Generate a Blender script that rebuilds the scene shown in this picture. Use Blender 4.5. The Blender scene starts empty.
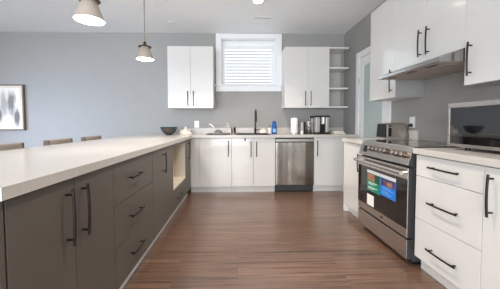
import bpy, bmesh, math, random
from mathutils import Vector, Matrix, noise
random.seed(7)
S = bpy.context.scene
COL = S.collection
PI = math.pi

# ------------------------------------------------------------------ camera
F_PX, PITCH, YAW, ROLL, CAM_H = 244.25, 0.0381, 0.0274, -0.0036, 1.098
CX, CY = 243.75, 132.43
cam = bpy.data.cameras.new('camera'); cam.sensor_width = 36; cam.sensor_fit = 'HORIZONTAL'
cam.lens = F_PX / 500 * 36
cam.shift_x = (250 - CX) / 500; cam.shift_y = (CY - 144.5) / 500
cam.clip_start = 0.02
co = bpy.data.objects.new('camera', cam); COL.objects.link(co)
_f = Vector((math.sin(YAW)*math.cos(PITCH), math.cos(YAW)*math.cos(PITCH), -math.sin(PITCH)))
_r = Vector((math.cos(YAW), -math.sin(YAW), 0)); _u = _r.cross(_f)
_r2 = _r*math.cos(ROLL) + _u*math.sin(ROLL); _u2 = _u*math.cos(ROLL) - _r*math.sin(ROLL)
m = Matrix((_r2, _u2, -_f)).transposed().to_4x4(); m.translation = (0, 0, CAM_H)
co.matrix_world = m
S.camera = co

# ------------------------------------------------------------------ world, exposure, light
S.view_settings.view_transform = 'Standard'
S.view_settings.look = 'None'
S.view_settings.gamma = 1
S.view_settings.use_curve_mapping = False
S.view_settings.exposure = 0.24
S.cycles.use_denoising = True
S.cycles.max_bounces = 10
S.cycles.diffuse_bounces = 6
W = bpy.data.worlds.new('sky'); S.world = W; W.use_nodes = True
W.node_tree.nodes['Background'].inputs[0].default_value = (0.90, 0.95, 1.0, 1)
W.node_tree.nodes['Background'].inputs[1].default_value = 1.1

def area(name, loc, target, sx, sy, power, color):
    l = bpy.data.lights.new(name, 'AREA'); l.shape = 'RECTANGLE'; l.size = sx; l.size_y = sy
    l.energy = power; l.color = color
    o = bpy.data.objects.new(name, l); COL.objects.link(o); o.location = loc
    o.rotation_euler = (Vector(target) - Vector(loc)).to_track_quat('-Z', 'Y').to_euler()
    return o
def spot(name, loc, power, color, ang=150, r=0.05):
    l = bpy.data.lights.new(name, 'SPOT'); l.energy = power; l.color = color
    l.spot_size = math.radians(ang); l.spot_blend = 0.6; l.shadow_soft_size = r
    o = bpy.data.objects.new(name, l); COL.objects.link(o); o.location = loc
    return o
DAY = (0.78, 0.89, 1.0); WARM = (1.0, 0.85, 0.70)
area('daylight_rear', (-1.6, -2.9, 1.25), (-1.2, 3.0, 2.7), 4.2, 2.2, 250, (0.91, 0.96, 1.0))
area('daylight_left', (-5.75, 1.6, 1.05), (-3.1, 4.4, 0.65), 3.0, 1.5, 31, (0.58, 0.72, 1.0)).data.spread = math.radians(66)
area('daylight_back_window', (0.2, 4.95, 2.25), (0.2, 4.0, 2.0), 1.3, 1.0, 9, (0.80, 0.93, 1.0))
for i, (x, y, p) in enumerate([(0.28, 3.265, 105), (0.28, 1.75, 105), (0.28, -0.3, 36), (-2.6, -1.0, 20)]):
    spot('downlight_and_fill', (x, y, 2.685), p, WARM, 104)
for x in (-4.2, -2.7): spot('downlight_and_fill', (x, 3.0, 2.685), 30, (0.95, 0.97, 1.0), 118)  # unseen pair added to lighten the wall below its darker top

# ------------------------------------------------------------------ materials
def lin(c):
    c /= 255.0
    return c/12.92 if c <= 0.04045 else ((c+0.055)/1.055)**2.4
def rgb(r, g, b): return (lin(r), lin(g), lin(b), 1)
def mat(name, c, rough=0.5, metal=0.0, vary=0.04, nscale=8.0, bump=0.0, bscale=60.0, stretch=None, coat=0.0, emit=None, estr=0.0, aniso=0.0, trans=0.0, ior=1.45, spec=0.5):
    M = bpy.data.materials.new(name); M.use_nodes = True
    nt = M.node_tree; b = nt.nodes['Principled BSDF']
    tc = nt.nodes.new('ShaderNodeTexCoord'); mp = nt.nodes.new('ShaderNodeMapping')
    nt.links.new(tc.outputs['Object'], mp.inputs[0])
    if stretch: mp.inputs['Scale'].default_value = stretch
    nz = nt.nodes.new('ShaderNodeTexNoise'); nz.inputs['Scale'].default_value = nscale; nz.inputs['Detail'].default_value = 4
    nt.links.new(mp.outputs[0], nz.inputs[0])
    cr = nt.nodes.new('ShaderNodeValToRGB')
    lo = tuple(max(0, v*(1-vary)) for v in c[:3]) + (1,); hi = tuple(min(1, v*(1+vary)) for v in c[:3]) + (1,)
    cr.color_ramp.elements[0].position = 0.3; cr.color_ramp.elements[0].color = lo
    cr.color_ramp.elements[1].position = 0.7; cr.color_ramp.elements[1].color = hi
    nt.links.new(nz.outputs[0], cr.inputs[0]); nt.links.new(cr.outputs[0], b.inputs['Base Color'])
    b.inputs['Roughness'].default_value = rough; b.inputs['Metallic'].default_value = metal
    b.inputs['Coat Weight'].default_value = coat; b.inputs['Coat Roughness'].default_value = 0.05
    b.inputs['Anisotropic'].default_value = aniso
    b.inputs['Transmission Weight'].default_value = trans; b.inputs['IOR'].default_value = ior
    b.inputs['Specular IOR Level'].default_value = spec
    if emit:
        b.inputs['Emission Color'].default_value = emit; b.inputs['Emission Strength'].default_value = estr
    if bump:
        n2 = nt.nodes.new('ShaderNodeTexNoise'); n2.inputs['Scale'].default_value = bscale; n2.inputs['Detail'].default_value = 3
        nt.links.new(mp.outputs[0], n2.inputs[0])
        bp = nt.nodes.new('ShaderNodeBump'); bp.inputs['Strength'].default_value = bump; bp.inputs['Distance'].default_value = 0.01
        nt.links.new(n2.outputs[0], bp.inputs['Height']); nt.links.new(bp.outputs[0], b.inputs['Normal'])
    return M

def floor_material():
    M = bpy.data.materials.new('wood plank floor'); M.use_nodes = True
    nt = M.node_tree; N = nt.nodes; L = nt.links; b = N['Principled BSDF']
    tc = N.new('ShaderNodeTexCoord')
    br = N.new('ShaderNodeTexBrick'); br.offset = 0.37; br.offset_frequency = 2
    br.inputs['Scale'].default_value = 1.0; br.inputs['Brick Width'].default_value = 1.22; br.inputs['Row Height'].default_value = 0.13
    br.inputs['Mortar Size'].default_value = 0.0014; br.inputs['Mortar Smooth'].default_value = 0.2; br.inputs['Bias'].default_value = 0.0
    br.inputs['Color1'].default_value = (0, 0, 0, 1); br.inputs['Color2'].default_value = (1, 1, 1, 1); br.inputs['Mortar'].default_value = (0.5, 0.5, 0.5, 1)
    L.new(tc.outputs['Object'], br.inputs[0])
    mp = N.new('ShaderNodeMapping'); mp.inputs['Scale'].default_value = (0.9, 34, 1); L.new(tc.outputs['Object'], mp.inputs[0])
    ad = N.new('ShaderNodeVectorMath'); ad.operation = 'ADD'; L.new(mp.outputs[0], ad.inputs[0])
    sc = N.new('ShaderNodeVectorMath'); sc.operation = 'SCALE'; sc.inputs['Scale'].default_value = 7.0; L.new(br.outputs['Color'], sc.inputs[0]); L.new(sc.outputs[0], ad.inputs[1])
    nz = N.new('ShaderNodeTexNoise'); nz.inputs['Scale'].default_value = 1.6; nz.inputs['Detail'].default_value = 7; nz.inputs['Roughness'].default_value = 0.65; nz.inputs['Distortion'].default_value = 0.6
    L.new(ad.outputs[0], nz.inputs[0])
    cr = N.new('ShaderNodeValToRGB'); e = cr.color_ramp.elements
    e[0].position = 0.28; e[0].color = FLOOR_LO; e[1].position = 0.74; e[1].color = FLOOR_HI
    L.new(nz.outputs[0], cr.inputs[0])
    hs = N.new('ShaderNodeMix'); hs.data_type = 'RGBA'; hs.blend_type = 'MULTIPLY'; hs.inputs[0].default_value = 1.0
    rp = N.new('ShaderNodeValToRGB'); rp.color_ramp.elements[0].color = (0.90, 0.90, 0.90, 1); rp.color_ramp.elements[1].color = (1.06, 1.05, 1.04, 1)
    L.new(br.outputs['Color'], rp.inputs[0]); L.new(cr.outputs[0], hs.inputs[6]); L.new(rp.outputs[0], hs.inputs[7])
    mx = N.new('ShaderNodeMix'); mx.data_type = 'RGBA'; mx.inputs[7].default_value = rgb(86, 66, 56)
    L.new(br.outputs['Fac'], mx.inputs[0]); L.new(hs.outputs[2], mx.inputs[6]); L.new(mx.outputs[2], b.inputs['Base Color'])
    rr = N.new('ShaderNodeMapRange'); rr.inputs[3].default_value = 0.24; rr.inputs[4].default_value = 0.36; b.inputs['IOR'].default_value = 1.6; b.inputs['Coat Weight'].default_value = 0.5; b.inputs['Coat Roughness'].default_value = 0.22
    L.new(nz.outputs[0], rr.inputs[0]); L.new(rr.outputs[0], b.inputs['Roughness'])
    bp = N.new('ShaderNodeBump'); bp.inputs['Strength'].default_value = 0.12; bp.inputs['Distance'].default_value = 0.004
    L.new(nz.outputs[0], bp.inputs['Height']); L.new(bp.outputs[0], b.inputs['Normal'])
    return M
FLOOR_LO = rgb(46, 32, 26); FLOOR_HI = rgb(144, 111, 91)

def window_glass():
    M = bpy.data.materials.new('clear window glass'); M.use_nodes = True
    nt = M.node_tree; N = nt.nodes; N.remove(N['Principled BSDF'])
    t = N.new('ShaderNodeBsdfTransparent'); g = N.new('ShaderNodeBsdfGlossy'); g.inputs['Roughness'].default_value = 0.02
    fr = N.new('ShaderNodeFresnel'); fr.inputs[0].default_value = 1.45; mx = N.new('ShaderNodeMixShader')
    nt.links.new(fr.outputs[0], mx.inputs[0]); nt.links.new(t.outputs[0], mx.inputs[1]); nt.links.new(g.outputs[0], mx.inputs[2])
    nt.links.new(mx.outputs[0], N['Material Output'].inputs[0]); return M
def slat_material():
    M = bpy.data.materials.new('white blind slat'); M.use_nodes = True
    nt = M.node_tree; N = nt.nodes; N.remove(N['Principled BSDF'])
    d = N.new('ShaderNodeBsdfDiffuse'); d.inputs[0].default_value = (0.76, 0.77, 0.78, 1)
    t = N.new('ShaderNodeBsdfTranslucent'); t.inputs[0].default_value = (0.86, 0.88, 0.90, 1)
    tc = N.new('ShaderNodeTexCoord'); nz = N.new('ShaderNodeTexNoise'); nz.inputs['Scale'].default_value = 12
    nt.links.new(tc.outputs['Object'], nz.inputs[0])
    mr = N.new('ShaderNodeMapRange'); mr.inputs[3].default_value = 0.02; mr.inputs[4].default_value = 0.05; nt.links.new(nz.outputs[0], mr.inputs[0])
    mx = N.new('ShaderNodeMixShader'); nt.links.new(mr.outputs[0], mx.inputs[0]); nt.links.new(d.outputs[0], mx.inputs[1]); nt.links.new(t.outputs[0], mx.inputs[2])
    nt.links.new(mx.outputs[0], N['Material Output'].inputs[0]); return M

M_WALL = mat('grey wall paint', rgb(155, 154, 151), 0.6, vary=0.015, bump=0.05, bscale=180)
M_CEIL = mat('white ceiling paint', rgb(244, 246, 247), 0.8, vary=0.01, bump=0.05, bscale=150)
M_TRIM = mat('white trim paint', rgb(236, 237, 238), 0.35, vary=0.01)
M_WHITE = mat('gloss white cabinet', rgb(216, 214, 211), 0.16, vary=0.008, coat=0.4)
M_WBODY = mat('white cabinet carcass', rgb(218, 216, 213), 0.4, vary=0.01)
M_DARK = mat('dark grey cabinet front', rgb(95, 89, 83), 0.42, vary=0.03, nscale=3)
M_DBODY = mat('dark grey cabinet carcass', rgb(74, 70, 68), 0.5, vary=0.03)
M_GAP = mat('dark shadow gap liner', rgb(52, 49, 47), 0.7)
M_CREAM = mat('cream melamine lining', rgb(226, 216, 200), 0.5, vary=0.015)
M_QUARTZ = mat('warm white quartz', rgb(197, 192, 187), 0.22, vary=0.03, nscale=45)
M_PULL = mat('black bronze pull', rgb(46, 40, 38), 0.35, metal=0.7)
M_STEEL = mat('brushed stainless steel', rgb(196, 190, 183), 0.30, metal=1.0, vary=0.05, nscale=3, stretch=(1, 1, 90), aniso=0.6)
M_STEELH = mat('satin steel trim', rgb(205, 200, 194), 0.25, metal=1.0, vary=0.03)
M_STEELD = mat('dark steel', rgb(92, 92, 94), 0.35, metal=0.9, vary=0.05)
M_BLACK = mat('black plastic', rgb(24, 24, 26), 0.35)
M_BGLASS = mat('black oven glass', rgb(20, 17, 16), 0.05, vary=0.1, coat=0.5)
M_MGLASS = mat('black microwave glass', rgb(14, 14, 16), 0.03, vary=0.1, spec=0.9, coat=1.0)
M_DGREY = mat('charcoal enamel', rgb(58, 58, 60), 0.4)
M_HOODB = mat('satin steel hood underside', rgb(190, 178, 168), 0.5, metal=0.35, vary=0.05)
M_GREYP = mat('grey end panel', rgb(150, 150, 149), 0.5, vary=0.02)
M_KNOB = mat('dark bronze knob', rgb(120, 104, 92), 0.3, metal=0.9)
M_HOODS = mat('grey stainless hood', rgb(158, 156, 154), 0.22, metal=1.0, vary=0.05, nscale=3, stretch=(90, 1, 1))
M_DGRN = mat('dark green sticker print', rgb(40, 78, 66), 0.5, vary=0.4, nscale=60)
M_SATIN = mat('satin silver plastic', rgb(196, 192, 188), 0.42, metal=0.6, vary=0.03)
M_DWST = mat('stainless dishwasher front', rgb(158, 151, 144), 0.2, metal=1.0, vary=0.06, nscale=3, stretch=(1, 1, 60), aniso=0.5)
M_TOAST = mat('brushed steel toaster shell', rgb(190, 182, 172), 0.38, metal=0.9, vary=0.05, nscale=4, stretch=(1, 1, 60))
M_SHBK = mat('shaded white shelf back', rgb(188, 185, 180), 0.5, vary=0.02)  # whitish panel, its shade put into this greyer base colour
M_FROST = mat('frosted teal door glass', rgb(184, 199, 197), 0.22, vary=0.03, nscale=2)
M_PAPER = mat('white paper', rgb(240, 239, 236), 0.8, vary=0.02, bump=0.1)
M_CLOTH = mat('white cotton cloth', rgb(236, 228, 218), 0.9, vary=0.05, nscale=20, bump=0.3, bscale=120)
M_SHADE = mat('warm brushed nickel shade', rgb(184, 172, 160), 0.4, metal=0.3, vary=0.06)
M_BRONZE = mat('bronze fitting', rgb(96, 82, 70), 0.4, metal=0.8)
M_CORD = mat('tan fabric cord', rgb(150, 126, 104), 0.7)
M_GLOW = mat('lit lamp diffuser', (1, 1, 1, 1), 0.5, emit=(1.0, 0.93, 0.83, 1), estr=9)
M_POT = mat('lit downlight lens', (1, 1, 1, 1), 0.5, emit=(1.0, 0.90, 0.78, 1), estr=9)
M_BOWL = mat('dark teal glazed bowl', rgb(44, 66, 76), 0.18, vary=0.25, nscale=14)
M_BOWLREFL = mat('painted bronze reflection', rgb(94, 84, 66), 0.25, metal=0.3, vary=0.25, nscale=18)
M_BLUE = mat('blue plastic bottle', rgb(22, 88, 164), 0.25, vary=0.05)
M_BLUEL = mat('pale blue label', rgb(120, 176, 226), 0.5, vary=0.1)
M_GREEN = mat('green sticker', rgb(24, 132, 104), 0.45, vary=0.1, nscale=40)
M_SBLUE = mat('blue sticker', rgb(28, 118, 214), 0.45, vary=0.08, nscale=40)
M_ORANGE = mat('orange sticker print', rgb(170, 112, 88), 0.5, vary=0.4, nscale=40)
M_PURPLE = mat('dark purple sticker print', rgb(84, 68, 92), 0.5, vary=0.4, nscale=40)
M_STOOL = mat('taupe stool upholstery', rgb(150, 138, 128), 0.85, vary=0.08, bump=0.2, bscale=200)
M_STOOLG = mat('charcoal stool piping', rgb(112, 101, 95), 0.8, vary=0.05)
M_STOOLW = mat('dark stool wood', rgb(84, 66, 54), 0.5, vary=0.15, stretch=(20, 20, 1))
M_PFRAME = mat('brown picture frame', rgb(118, 96, 78), 0.5, vary=0.15, stretch=(4, 4, 30))
M_PMAT = mat('pale liner', rgb(214, 204, 190), 0.6)
M_CLEAR = mat('clear glassware', (0.95, 0.97, 0.97, 1), 0.05, trans=0.85)

# ------------------------------------------------------------------ mesh helpers
def rootloc(o):
    v = Vector((0, 0, 0))
    while o is not None:
        v += o.location; o = o.parent
    return v
class MB:
    def __init__(s): s.bm = bmesh.new()
    def box(s, x0, x1, y0, y1, z0, z1):
        vs = [s.bm.verts.new((x, y, z)) for x in (min(x0,x1), max(x0,x1)) for y in (min(y0,y1), max(y0,y1)) for z in (min(z0,z1), max(z0,z1))]
        for f in ((0,1,3,2), (4,6,7,5), (0,4,5,1), (2,3,7,6), (0,2,6,4), (1,5,7,3)):
            s.bm.faces.new([vs[i] for i in f])
        return s
    def rod(s, p0, p1, r, r2=None, n=10):
        p0 = Vector(p0); p1 = Vector(p1); r2 = r if r2 is None else r2
        d = (p1-p0).normalized(); a = d.orthogonal().normalized(); b = d.cross(a)
        A = [s.bm.verts.new(p0 + (a*math.cos(t)+b*math.sin(t))*r) for t in [2*PI*i/n for i in range(n)]]
        B = [s.bm.verts.new(p1 + (a*math.cos(t)+b*math.sin(t))*r2) for t in [2*PI*i/n for i in range(n)]]
        for i in range(n): s.bm.faces.new((A[i], A[(i+1)%n], B[(i+1)%n], B[i]))
        s.bm.faces.new(A[::-1]); s.bm.faces.new(B); return s
    def tube(s, pts, r, n=8):
        pts = [Vector(p) for p in pts]; rings = []
        for i, p in enumerate(pts):
            d = (pts[min(i+1, len(pts)-1)] - pts[max(i-1, 0)]).normalized()
            ref = Vector((0.13, 0.97, 0.2)) if abs(d.y) < 0.9 else Vector((1, 0, 0))
            a = d.cross(ref).normalized(); b = d.cross(a)
            rr = r[i] if isinstance(r, (list, tuple)) else r
            rings.append([s.bm.verts.new(p + (a*math.cos(t)+b*math.sin(t))*rr) for t in [2*PI*k/n for k in range(n)]])
        for A, B in zip(rings, rings[1:]):
            for k in range(n): s.bm.faces.new((A[k], A[(k+1)%n], B[(k+1)%n], B[k]))
        s.bm.faces.new(rings[0][::-1]); s.bm.faces.new(rings[-1]); return s
    def lathe(s, c, prof, n=32, axis='Z', cap=True):
        c = Vector(c); rings = []
        for r, h in prof:
            ring = []
            for i in range(n):
                t = 2*PI*i/n
                p = {'Z': (r*math.cos(t), r*math.sin(t), h), 'X': (h, r*math.cos(t), r*math.sin(t)), 'Y': (r*math.cos(t), h, r*math.sin(t))}[axis]
                ring.append(s.bm.verts.new(c + Vector(p)))
            rings.append(ring)
        for A, B in zip(rings, rings[1:]):
            for k in range(n): s.bm.faces.new((A[k], A[(k+1)%n], B[(k+1)%n], B[k]))
        if cap: s.bm.faces.new(rings[0][::-1]); s.bm.faces.new(rings[-1])
        return s
    def prism(s, poly, axis, h0, h1):
        def P(a, b, h): return {'X': (h, a, b), 'Y': (a, h, b), 'Z': (a, b, h)}[axis]
        A = [s.bm.verts.new(P(a, b, h0)) for a, b in poly]; B = [s.bm.verts.new(P(a, b, h1)) for a, b in poly]
        n = len(poly)
        for i in range(n): s.bm.faces.new((A[i], A[(i+1)%n], B[(i+1)%n], B[i]))
        s.bm.faces.new(A[::-1]); s.bm.faces.new(B); return s
    def build(s, name, m, parent=None, bevel=0.0, smooth=False, local=False, seg=2, label=None):
        bmesh.ops.recalc_face_normals(s.bm, faces=s.bm.faces[:])
        me = bpy.data.meshes.new(name)
        o = bpy.data.objects.new(name, me); COL.objects.link(o)
        if parent is not None:
            o.parent = parent
            if not local: bmesh.ops.translate(s.bm, verts=s.bm.verts[:], vec=-rootloc(parent))
        if smooth:
            for f in s.bm.faces: f.smooth = True
            for e in s.bm.edges:
                if len(e.link_faces) == 2 and e.calc_face_angle(0) > 0.7: e.smooth = False
        s.bm.to_mesh(me); s.bm.free(); me.materials.append(m)
        if bevel:
            b = o.modifiers.new('edge', 'BEVEL'); b.width = bevel; b.segments = seg; b.limit_method = 'ANGLE'; b.angle_limit = 0.6
        if label: o['label'] = label
        return o
def B(*a): return MB().box(*a)
def thing(name, label, cat, loc=(0,0,0), rz=0, group=None):
    o = bpy.data.objects.new(name, None); o.empty_display_size = 0.05; COL.objects.link(o)
    o.location = loc; o.rotation_euler = (0, 0, rz); o['label'] = label; o['category'] = cat; o['kind'] = 'thing'
    if group: o['group'] = group
    return o
def tag(o, label, cat, group=None):
    o['label'] = label; o['category'] = cat; o['kind'] = 'thing'
    if group: o['group'] = group
    return o
def struct(o, label):
    o['kind'] = 'structure'; o['label'] = label; return o

def pull(parent, axis, face, c, along, length=0.245, so=0.034):
    """bar pull; axis = outward direction of the front, face = coordinate of the front, c = centre (other horizontal, z)"""
    b = MB(); r = 0.0062; h = length/2; q = length*0.40
    def P(d, t):
        a, z = c
        if along == 'z': z += t
        else: a += t
        if axis == '+x': return (face + d, a, z)
        if axis == '-x': return (face - d, a, z)
        return (a, face - d, z)
    b.tube([P(so - 0.005*(k/4-1)**2, h*(k/4-1)) for k in range(9)], r, 8)
    for t in (-q, q): b.rod(P(0.0005, t), P(so - 0.002, t), 0.005)
    return b.build('handle', M_PULL, parent, smooth=True)

# ------------------------------------------------------------------ room shell
XW, YB, HC = 1.947, 4.4265, 2.70
XL, YR = -5.4, -2.6
struct(B(XL-0.1, XW+0.1, YR-0.1, YB+0.3, -0.1, 0).build('floor', floor_material()), 'brown wood plank floor')
struct(B(XL-0.1, XW+0.1, YR-0.1, YB+0.3, HC, HC+0.1).build('ceiling', M_CEIL), 'smooth white ceiling')
WX0, WX1, WZ0, WZ1 = -0.28, 0.71, 1.775, 2.605
w = MB()
w.box(XL-0.1, WX0, YB, YB+0.3, 0, HC); w.box(WX1, XW+0.1, YB, YB+0.3, 0, HC)
w.box(WX0, WX1, YB, YB+0.3, 0, WZ0); w.box(WX0, WX1, YB, YB+0.3, WZ1, HC)
struct(w.build('wall_back', M_WALL), 'grey back wall with the window')
struct(B(XW, XW+0.12, YR-0.1, YB, 0, HC).build('wall_right', M_WALL), 'grey right wall behind range and cabinets')
w = MB(); w.box(XL-0.12, XL, YR, 0.1, 0, HC); w.box(XL-0.12, XL, 3.1, YB, 0, HC); w.box(XL-0.12, XL, 0.1, 3.1, 2.3, HC); w.box(XL-0.12, XL, 0.1, 3.1, 0, 0.1)
struct(w.build('wall_left', M_WALL), 'grey left wall with wide glazed opening')
w = MB(); w.box(XL, -3.7, YR-0.12, YR, 0, HC); w.box(0.5, XW, YR-0.12, YR, 0, HC); w.box(-3.7, 0.5, YR-0.12, YR, 2.4, HC)
struct(w.build('wall_rear', M_WALL), 'grey rear wall with wide glazed opening')

# window
cs = MB()
cs.box(-0.37, WX0, YB-0.022, YB, 1.785, 2.69); cs.box(WX1, 0.807, YB-0.022, YB, 1.785, 2.69); cs.box(WX0, WX1, YB-0.022, YB, WZ1, 2.69)
win = struct(cs.build('window_1', M_TRIM, bevel=0.003), 'white cased window in the back wall')
f = MB()
f.box(WX0, WX0+0.065, YB+0.10, YB+0.17, WZ0, WZ1); f.box(WX1-0.065, WX1, YB+0.10, YB+0.17, WZ0, WZ1)
f.box(WX0+0.065, WX1-0.065, YB+0.10, YB+0.17, WZ1-0.075, WZ1); f.box(WX0+0.065, WX1-0.065, YB+0.10, YB+0.17, WZ0, WZ0+0.05)
f.build('window_frame', M_TRIM, win, bevel=0.004)
j = MB()
j.box(WX0, WX0+0.012, YB, YB+0.10, WZ0, WZ1); j.box(WX1-0.012, WX1, YB, YB+0.10, WZ0, WZ1); j.box(WX0, WX1, YB, YB+0.10, WZ1-0.012, WZ1)
j.build('window_jamb', M_TRIM, win)
B(-0.428, 0.822, YB-0.055, YB+0.10, 1.765, 1.785).build('window_sill', M_TRIM, win, bevel=0.003)
B(-0.375, 0.80, YB-0.02, YB, 1.668, 1.765).build('window_apron', M_TRIM, win, bevel=0.003)
B(WX0+0.065, WX1-0.065, YB+0.13, YB+0.136, WZ0+0.05, WZ1-0.075).build('window_pane', window_glass(), win)

bl = thing('window_blind', 'white horizontal slat blind lowered in the back window', 'blind', (0.21, YB+0.07, 1.79))
B(-0.225, 0.655, YB+0.03, YB+0.085, 2.43, 2.50).build('headrail', M_TRIM, bl, bevel=0.004)
sl = MB(); n = 11
for i in range(n):
    z = 1.84 + i*0.0555
    a = math.radians(-7); hw = 0.026
    pts = []
    for k in range(5):
        t = -1 + k*0.5
        pts.append((YB+0.058 + hw*math.cos(a)*t, z + hw*math.sin(a)*t + 0.003*(1-t*t)))
    th = 0.002
    poly = pts + [(p[0], p[1]+th) for p in pts[::-1]]
    sl.prism(poly, 'X', -0.212, 0.642)
sl.build('slats', slat_material(), bl)
B(-0.212, 0.642, YB+0.04, YB+0.075, 1.789, 1.803).build('bottom_rail', M_TRIM, bl, bevel=0.003)
lc = MB()
for x in (-0.08, 0.215, 0.51): lc.rod((x, YB+0.034, 1.80), (x, YB+0.034, 2.44), 0.0012, n=6)
lc.build('ladder_cord', M_TRIM, bl)

# right wall door
dc = MB()
Y0, Y1, ZT = 3.035, 3.93, 2.205
dc.box(XW-0.022, XW, Y0, Y0+0.088, 0, ZT); dc.box(XW-0.022, XW, Y1-0.098, Y1, 0, ZT); dc.box(XW-0.022, XW, Y0+0.088, Y1-0.098, ZT-0.095, ZT)
dr = struct(dc.build('door_1', M_TRIM, bevel=0.003), 'white cased door with frosted glass in the right wall')
l0, l1, lt = Y0+0.092, Y1-0.102, ZT-0.099
d = MB(); d.box(XW-0.014, XW, l0, l0+0.09, 0.01, lt); d.box(XW-0.014, XW, l1-0.125, l1, 0.01, lt)
d.box(XW-0.014, XW, l0+0.09, l1-0.125, lt-0.14, lt); d.box(XW-0.014, XW, l0+0.09, l1-0.125, 0.01, 0.25)
d.build('door_leaf', M_TRIM, dr, bevel=0.003)
B(XW-0.008, XW-0.001, l0+0.09, l1-0.125, 0.25, lt-0.14).build('door_pane', M_FROST, dr)
for z in (1.20, 1.75, 0.35): MB().rod((XW-0.018, l1+0.002, z-0.045), (XW-0.018, l1+0.002, z+0.045), 0.006).build('door_hinge', M_STEELH, dr, smooth=True)

# ------------------------------------------------------------------ peninsula base cabinets
PX = -0.716                                   # front plane of doors
GD = 'dark grey base cabinets of the peninsula'
def front_x(parent, kind, y0, y1, z0, z1, m=M_DARK, face=PX, sign='+x', th=0.019, g=0.0018):
    a, b_ = (face-th, face) if sign == '+x' else (face, face+th)
    return B(a, b_, y0+g, y1-g, z0+g, z1-g).build(kind, m, parent, bevel=0.0012)
def pen_body(y0, y1, label, body=True):
    t = thing('base_cabinet', label, 'cabinet', (-1.0, (y0+y1)/2, 0), group=GD)
    if body: B(-1.32, PX-0.021, y0+0.0005, y1-0.0005, 0.1, 0.868).build('body', M_DBODY, t)
    B(-1.30, PX-0.050, y0+0.0005, y1-0.0005, 0, 0.1).build('toe_kick', M_TRIM, t, label='pale toe kick')
    return t
t = pen_body(0.758, 1.425, 'dark grey two door base cabinet at the near end of the peninsula')
for y0, y1, hy in ((0.762, 1.083, 1.030), (1.083, 1.425, 1.132)):
    d = front_x(t, 'door', y0, y1, 0.1, 0.862); pull(d, '+x', PX, (hy, 0.705), 'z', 0.24)
B(-1.32, PX, 0.738, 0.757, 0.0, 0.868).build('end_panel', M_DARK, t, bevel=0.001)
t = pen_body(1.425, 2.074, 'dark grey three drawer base cabinet in the peninsula')
for z0, z1, hz in ((0.1, 0.352, 0.232), (0.352, 0.61, 0.484), (0.61, 0.862, 0.742)):
    d = front_x(t, 'drawer', 1.425, 2.074, z0, z1); pull(d, '+x', PX, (1.705, hz), 'y', 0.20)
t = pen_body(2.074, 2.712, 'dark grey single door base cabinet between peninsula drawers and open niche')
d = front_x(t, 'door', 2.074, 2.712, 0.1, 0.862); pull(d, '+x', PX, (2.36, 0.72), 'z', 0.20)
# niche cabinet
t = pen_body(2.712, 3.43, 'dark grey base cabinet with empty cream lined open niche above one drawer', body=False)
b = MB(); b.box(-1.32, PX, 2.7125, 2.735, 0.1, 0.868); b.box(-1.32, PX, 3.375, 3.4295, 0.1, 0.868); b.box(-1.32, PX-0.021, 2.735, 3.375, 0.1, 0.34)
b.box(-1.32, PX, 2.735, 3.375, 0.835, 0.868); b.box(-1.32, -1.30, 2.735, 3.375, 0.34, 0.835)
b.build('body', M_DARK, t)
n_ = MB(); n_.box(-1.30, PX-0.002, 2.735, 2.741, 0.36, 0.835); n_.box(-1.30, PX-0.002, 3.369, 3.375, 0.36, 0.835)
n_.box(-1.30, PX-0.002, 2.735, 3.375, 0.341, 0.36); n_.box(-1.30, -1.294, 2.741, 3.369, 0.36, 0.835)
n_.build('niche_lining', M_CREAM, t, label='cream niche lining')
d = front_x(t, 'drawer', 2.735, 3.375, 0.1, 0.341); pull(d, '+x', PX, (2.98, 0.215), 'y', 0.27)
t = pen_body(3.43, 3.725, 'narrow dark grey base cabinet in the corner beside the white cabinets')
d = front_x(t, 'door', 3.43, 3.70, 0.1, 0.862); pull(d, '+x', PX, (3.555, 0.70), 'z', 0.26)
bp_ = B(-1.345, -1.325, 0.738, 4.42, 0.0, 0.868).build('back_panel', M_DARK, bevel=0.001)
tag(bp_, 'long dark grey panel closing the seating side of the peninsula', 'panel')

# ------------------------------------------------------------------ back wall base cabinets
YF = 3.814
GB = 'white base cabinets under the back counter'
def back_body(x0, x1, label, sink=False):
    t = thing('base_cabinet', label, 'cabinet', ((x0+x1)/2, 4.1, 0), group=GB)
    if sink:
        b = MB(); b.box(x0+0.0005, x0+0.018, YF+0.021, 4.42, 0.1, 0.868); b.box(x1-0.018, x1-0.0005, YF+0.021, 4.42, 0.1, 0.868)
        b.box(x0+0.018, x1-0.018, YF+0.021, 4.42, 0.1, 0.118); b.box(x0+0.018, x1-0.018, 4.405, 4.42, 0.118, 0.868); b.box(x0+0.018, x1-0.018, YF+0.021, YF+0.036, 0.80, 0.868)
        b.build('body', M_WBODY, t)
    else: B(x0+0.0005, x1-0.0005, YF+0.021, 4.42, 0.1, 0.868).build('body', M_WBODY, t)
    B(x0+0.0005, x1-0.0005, YF+0.055, 4.40, 0, 0.1).build('toe_kick', M_WHITE, t)
    return t
def front_y(parent, kind, x0, x1, z0, z1, g=0.0018):
    return B(x0+g, x1-g, YF, YF+0.019, z0+g, z1-g).build(kind, M_WHITE, parent, bevel=0.0012)
t = back_body(-0.738, -0.089, 'white single door base cabinet in corner against the grey peninsula')
front_y(t, 'filler', -0.736, -0.585, 0.1, 0.862)
d = front_y(t, 'door', -0.585, -0.089, 0.1, 0.862); pull(d, '-y', YF, (-0.136, 0.70), 'z', 0.25)
t = back_body(-0.089, 0.598, 'white double door sink cabinet under the window', True)
d = front_y(t, 'door', -0.089, 0.2535, 0.1, 0.862); pull(d, '-y', YF, (0.216, 0.69), 'z', 0.24)
d = front_y(t, 'door', 0.2535, 0.598, 0.1, 0.862); pull(d, '-y', YF, (0.303, 0.69), 'z', 0.24)
t = back_body(1.215, 1.68, 'white single door base cabinet right of the dishwasher')
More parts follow.
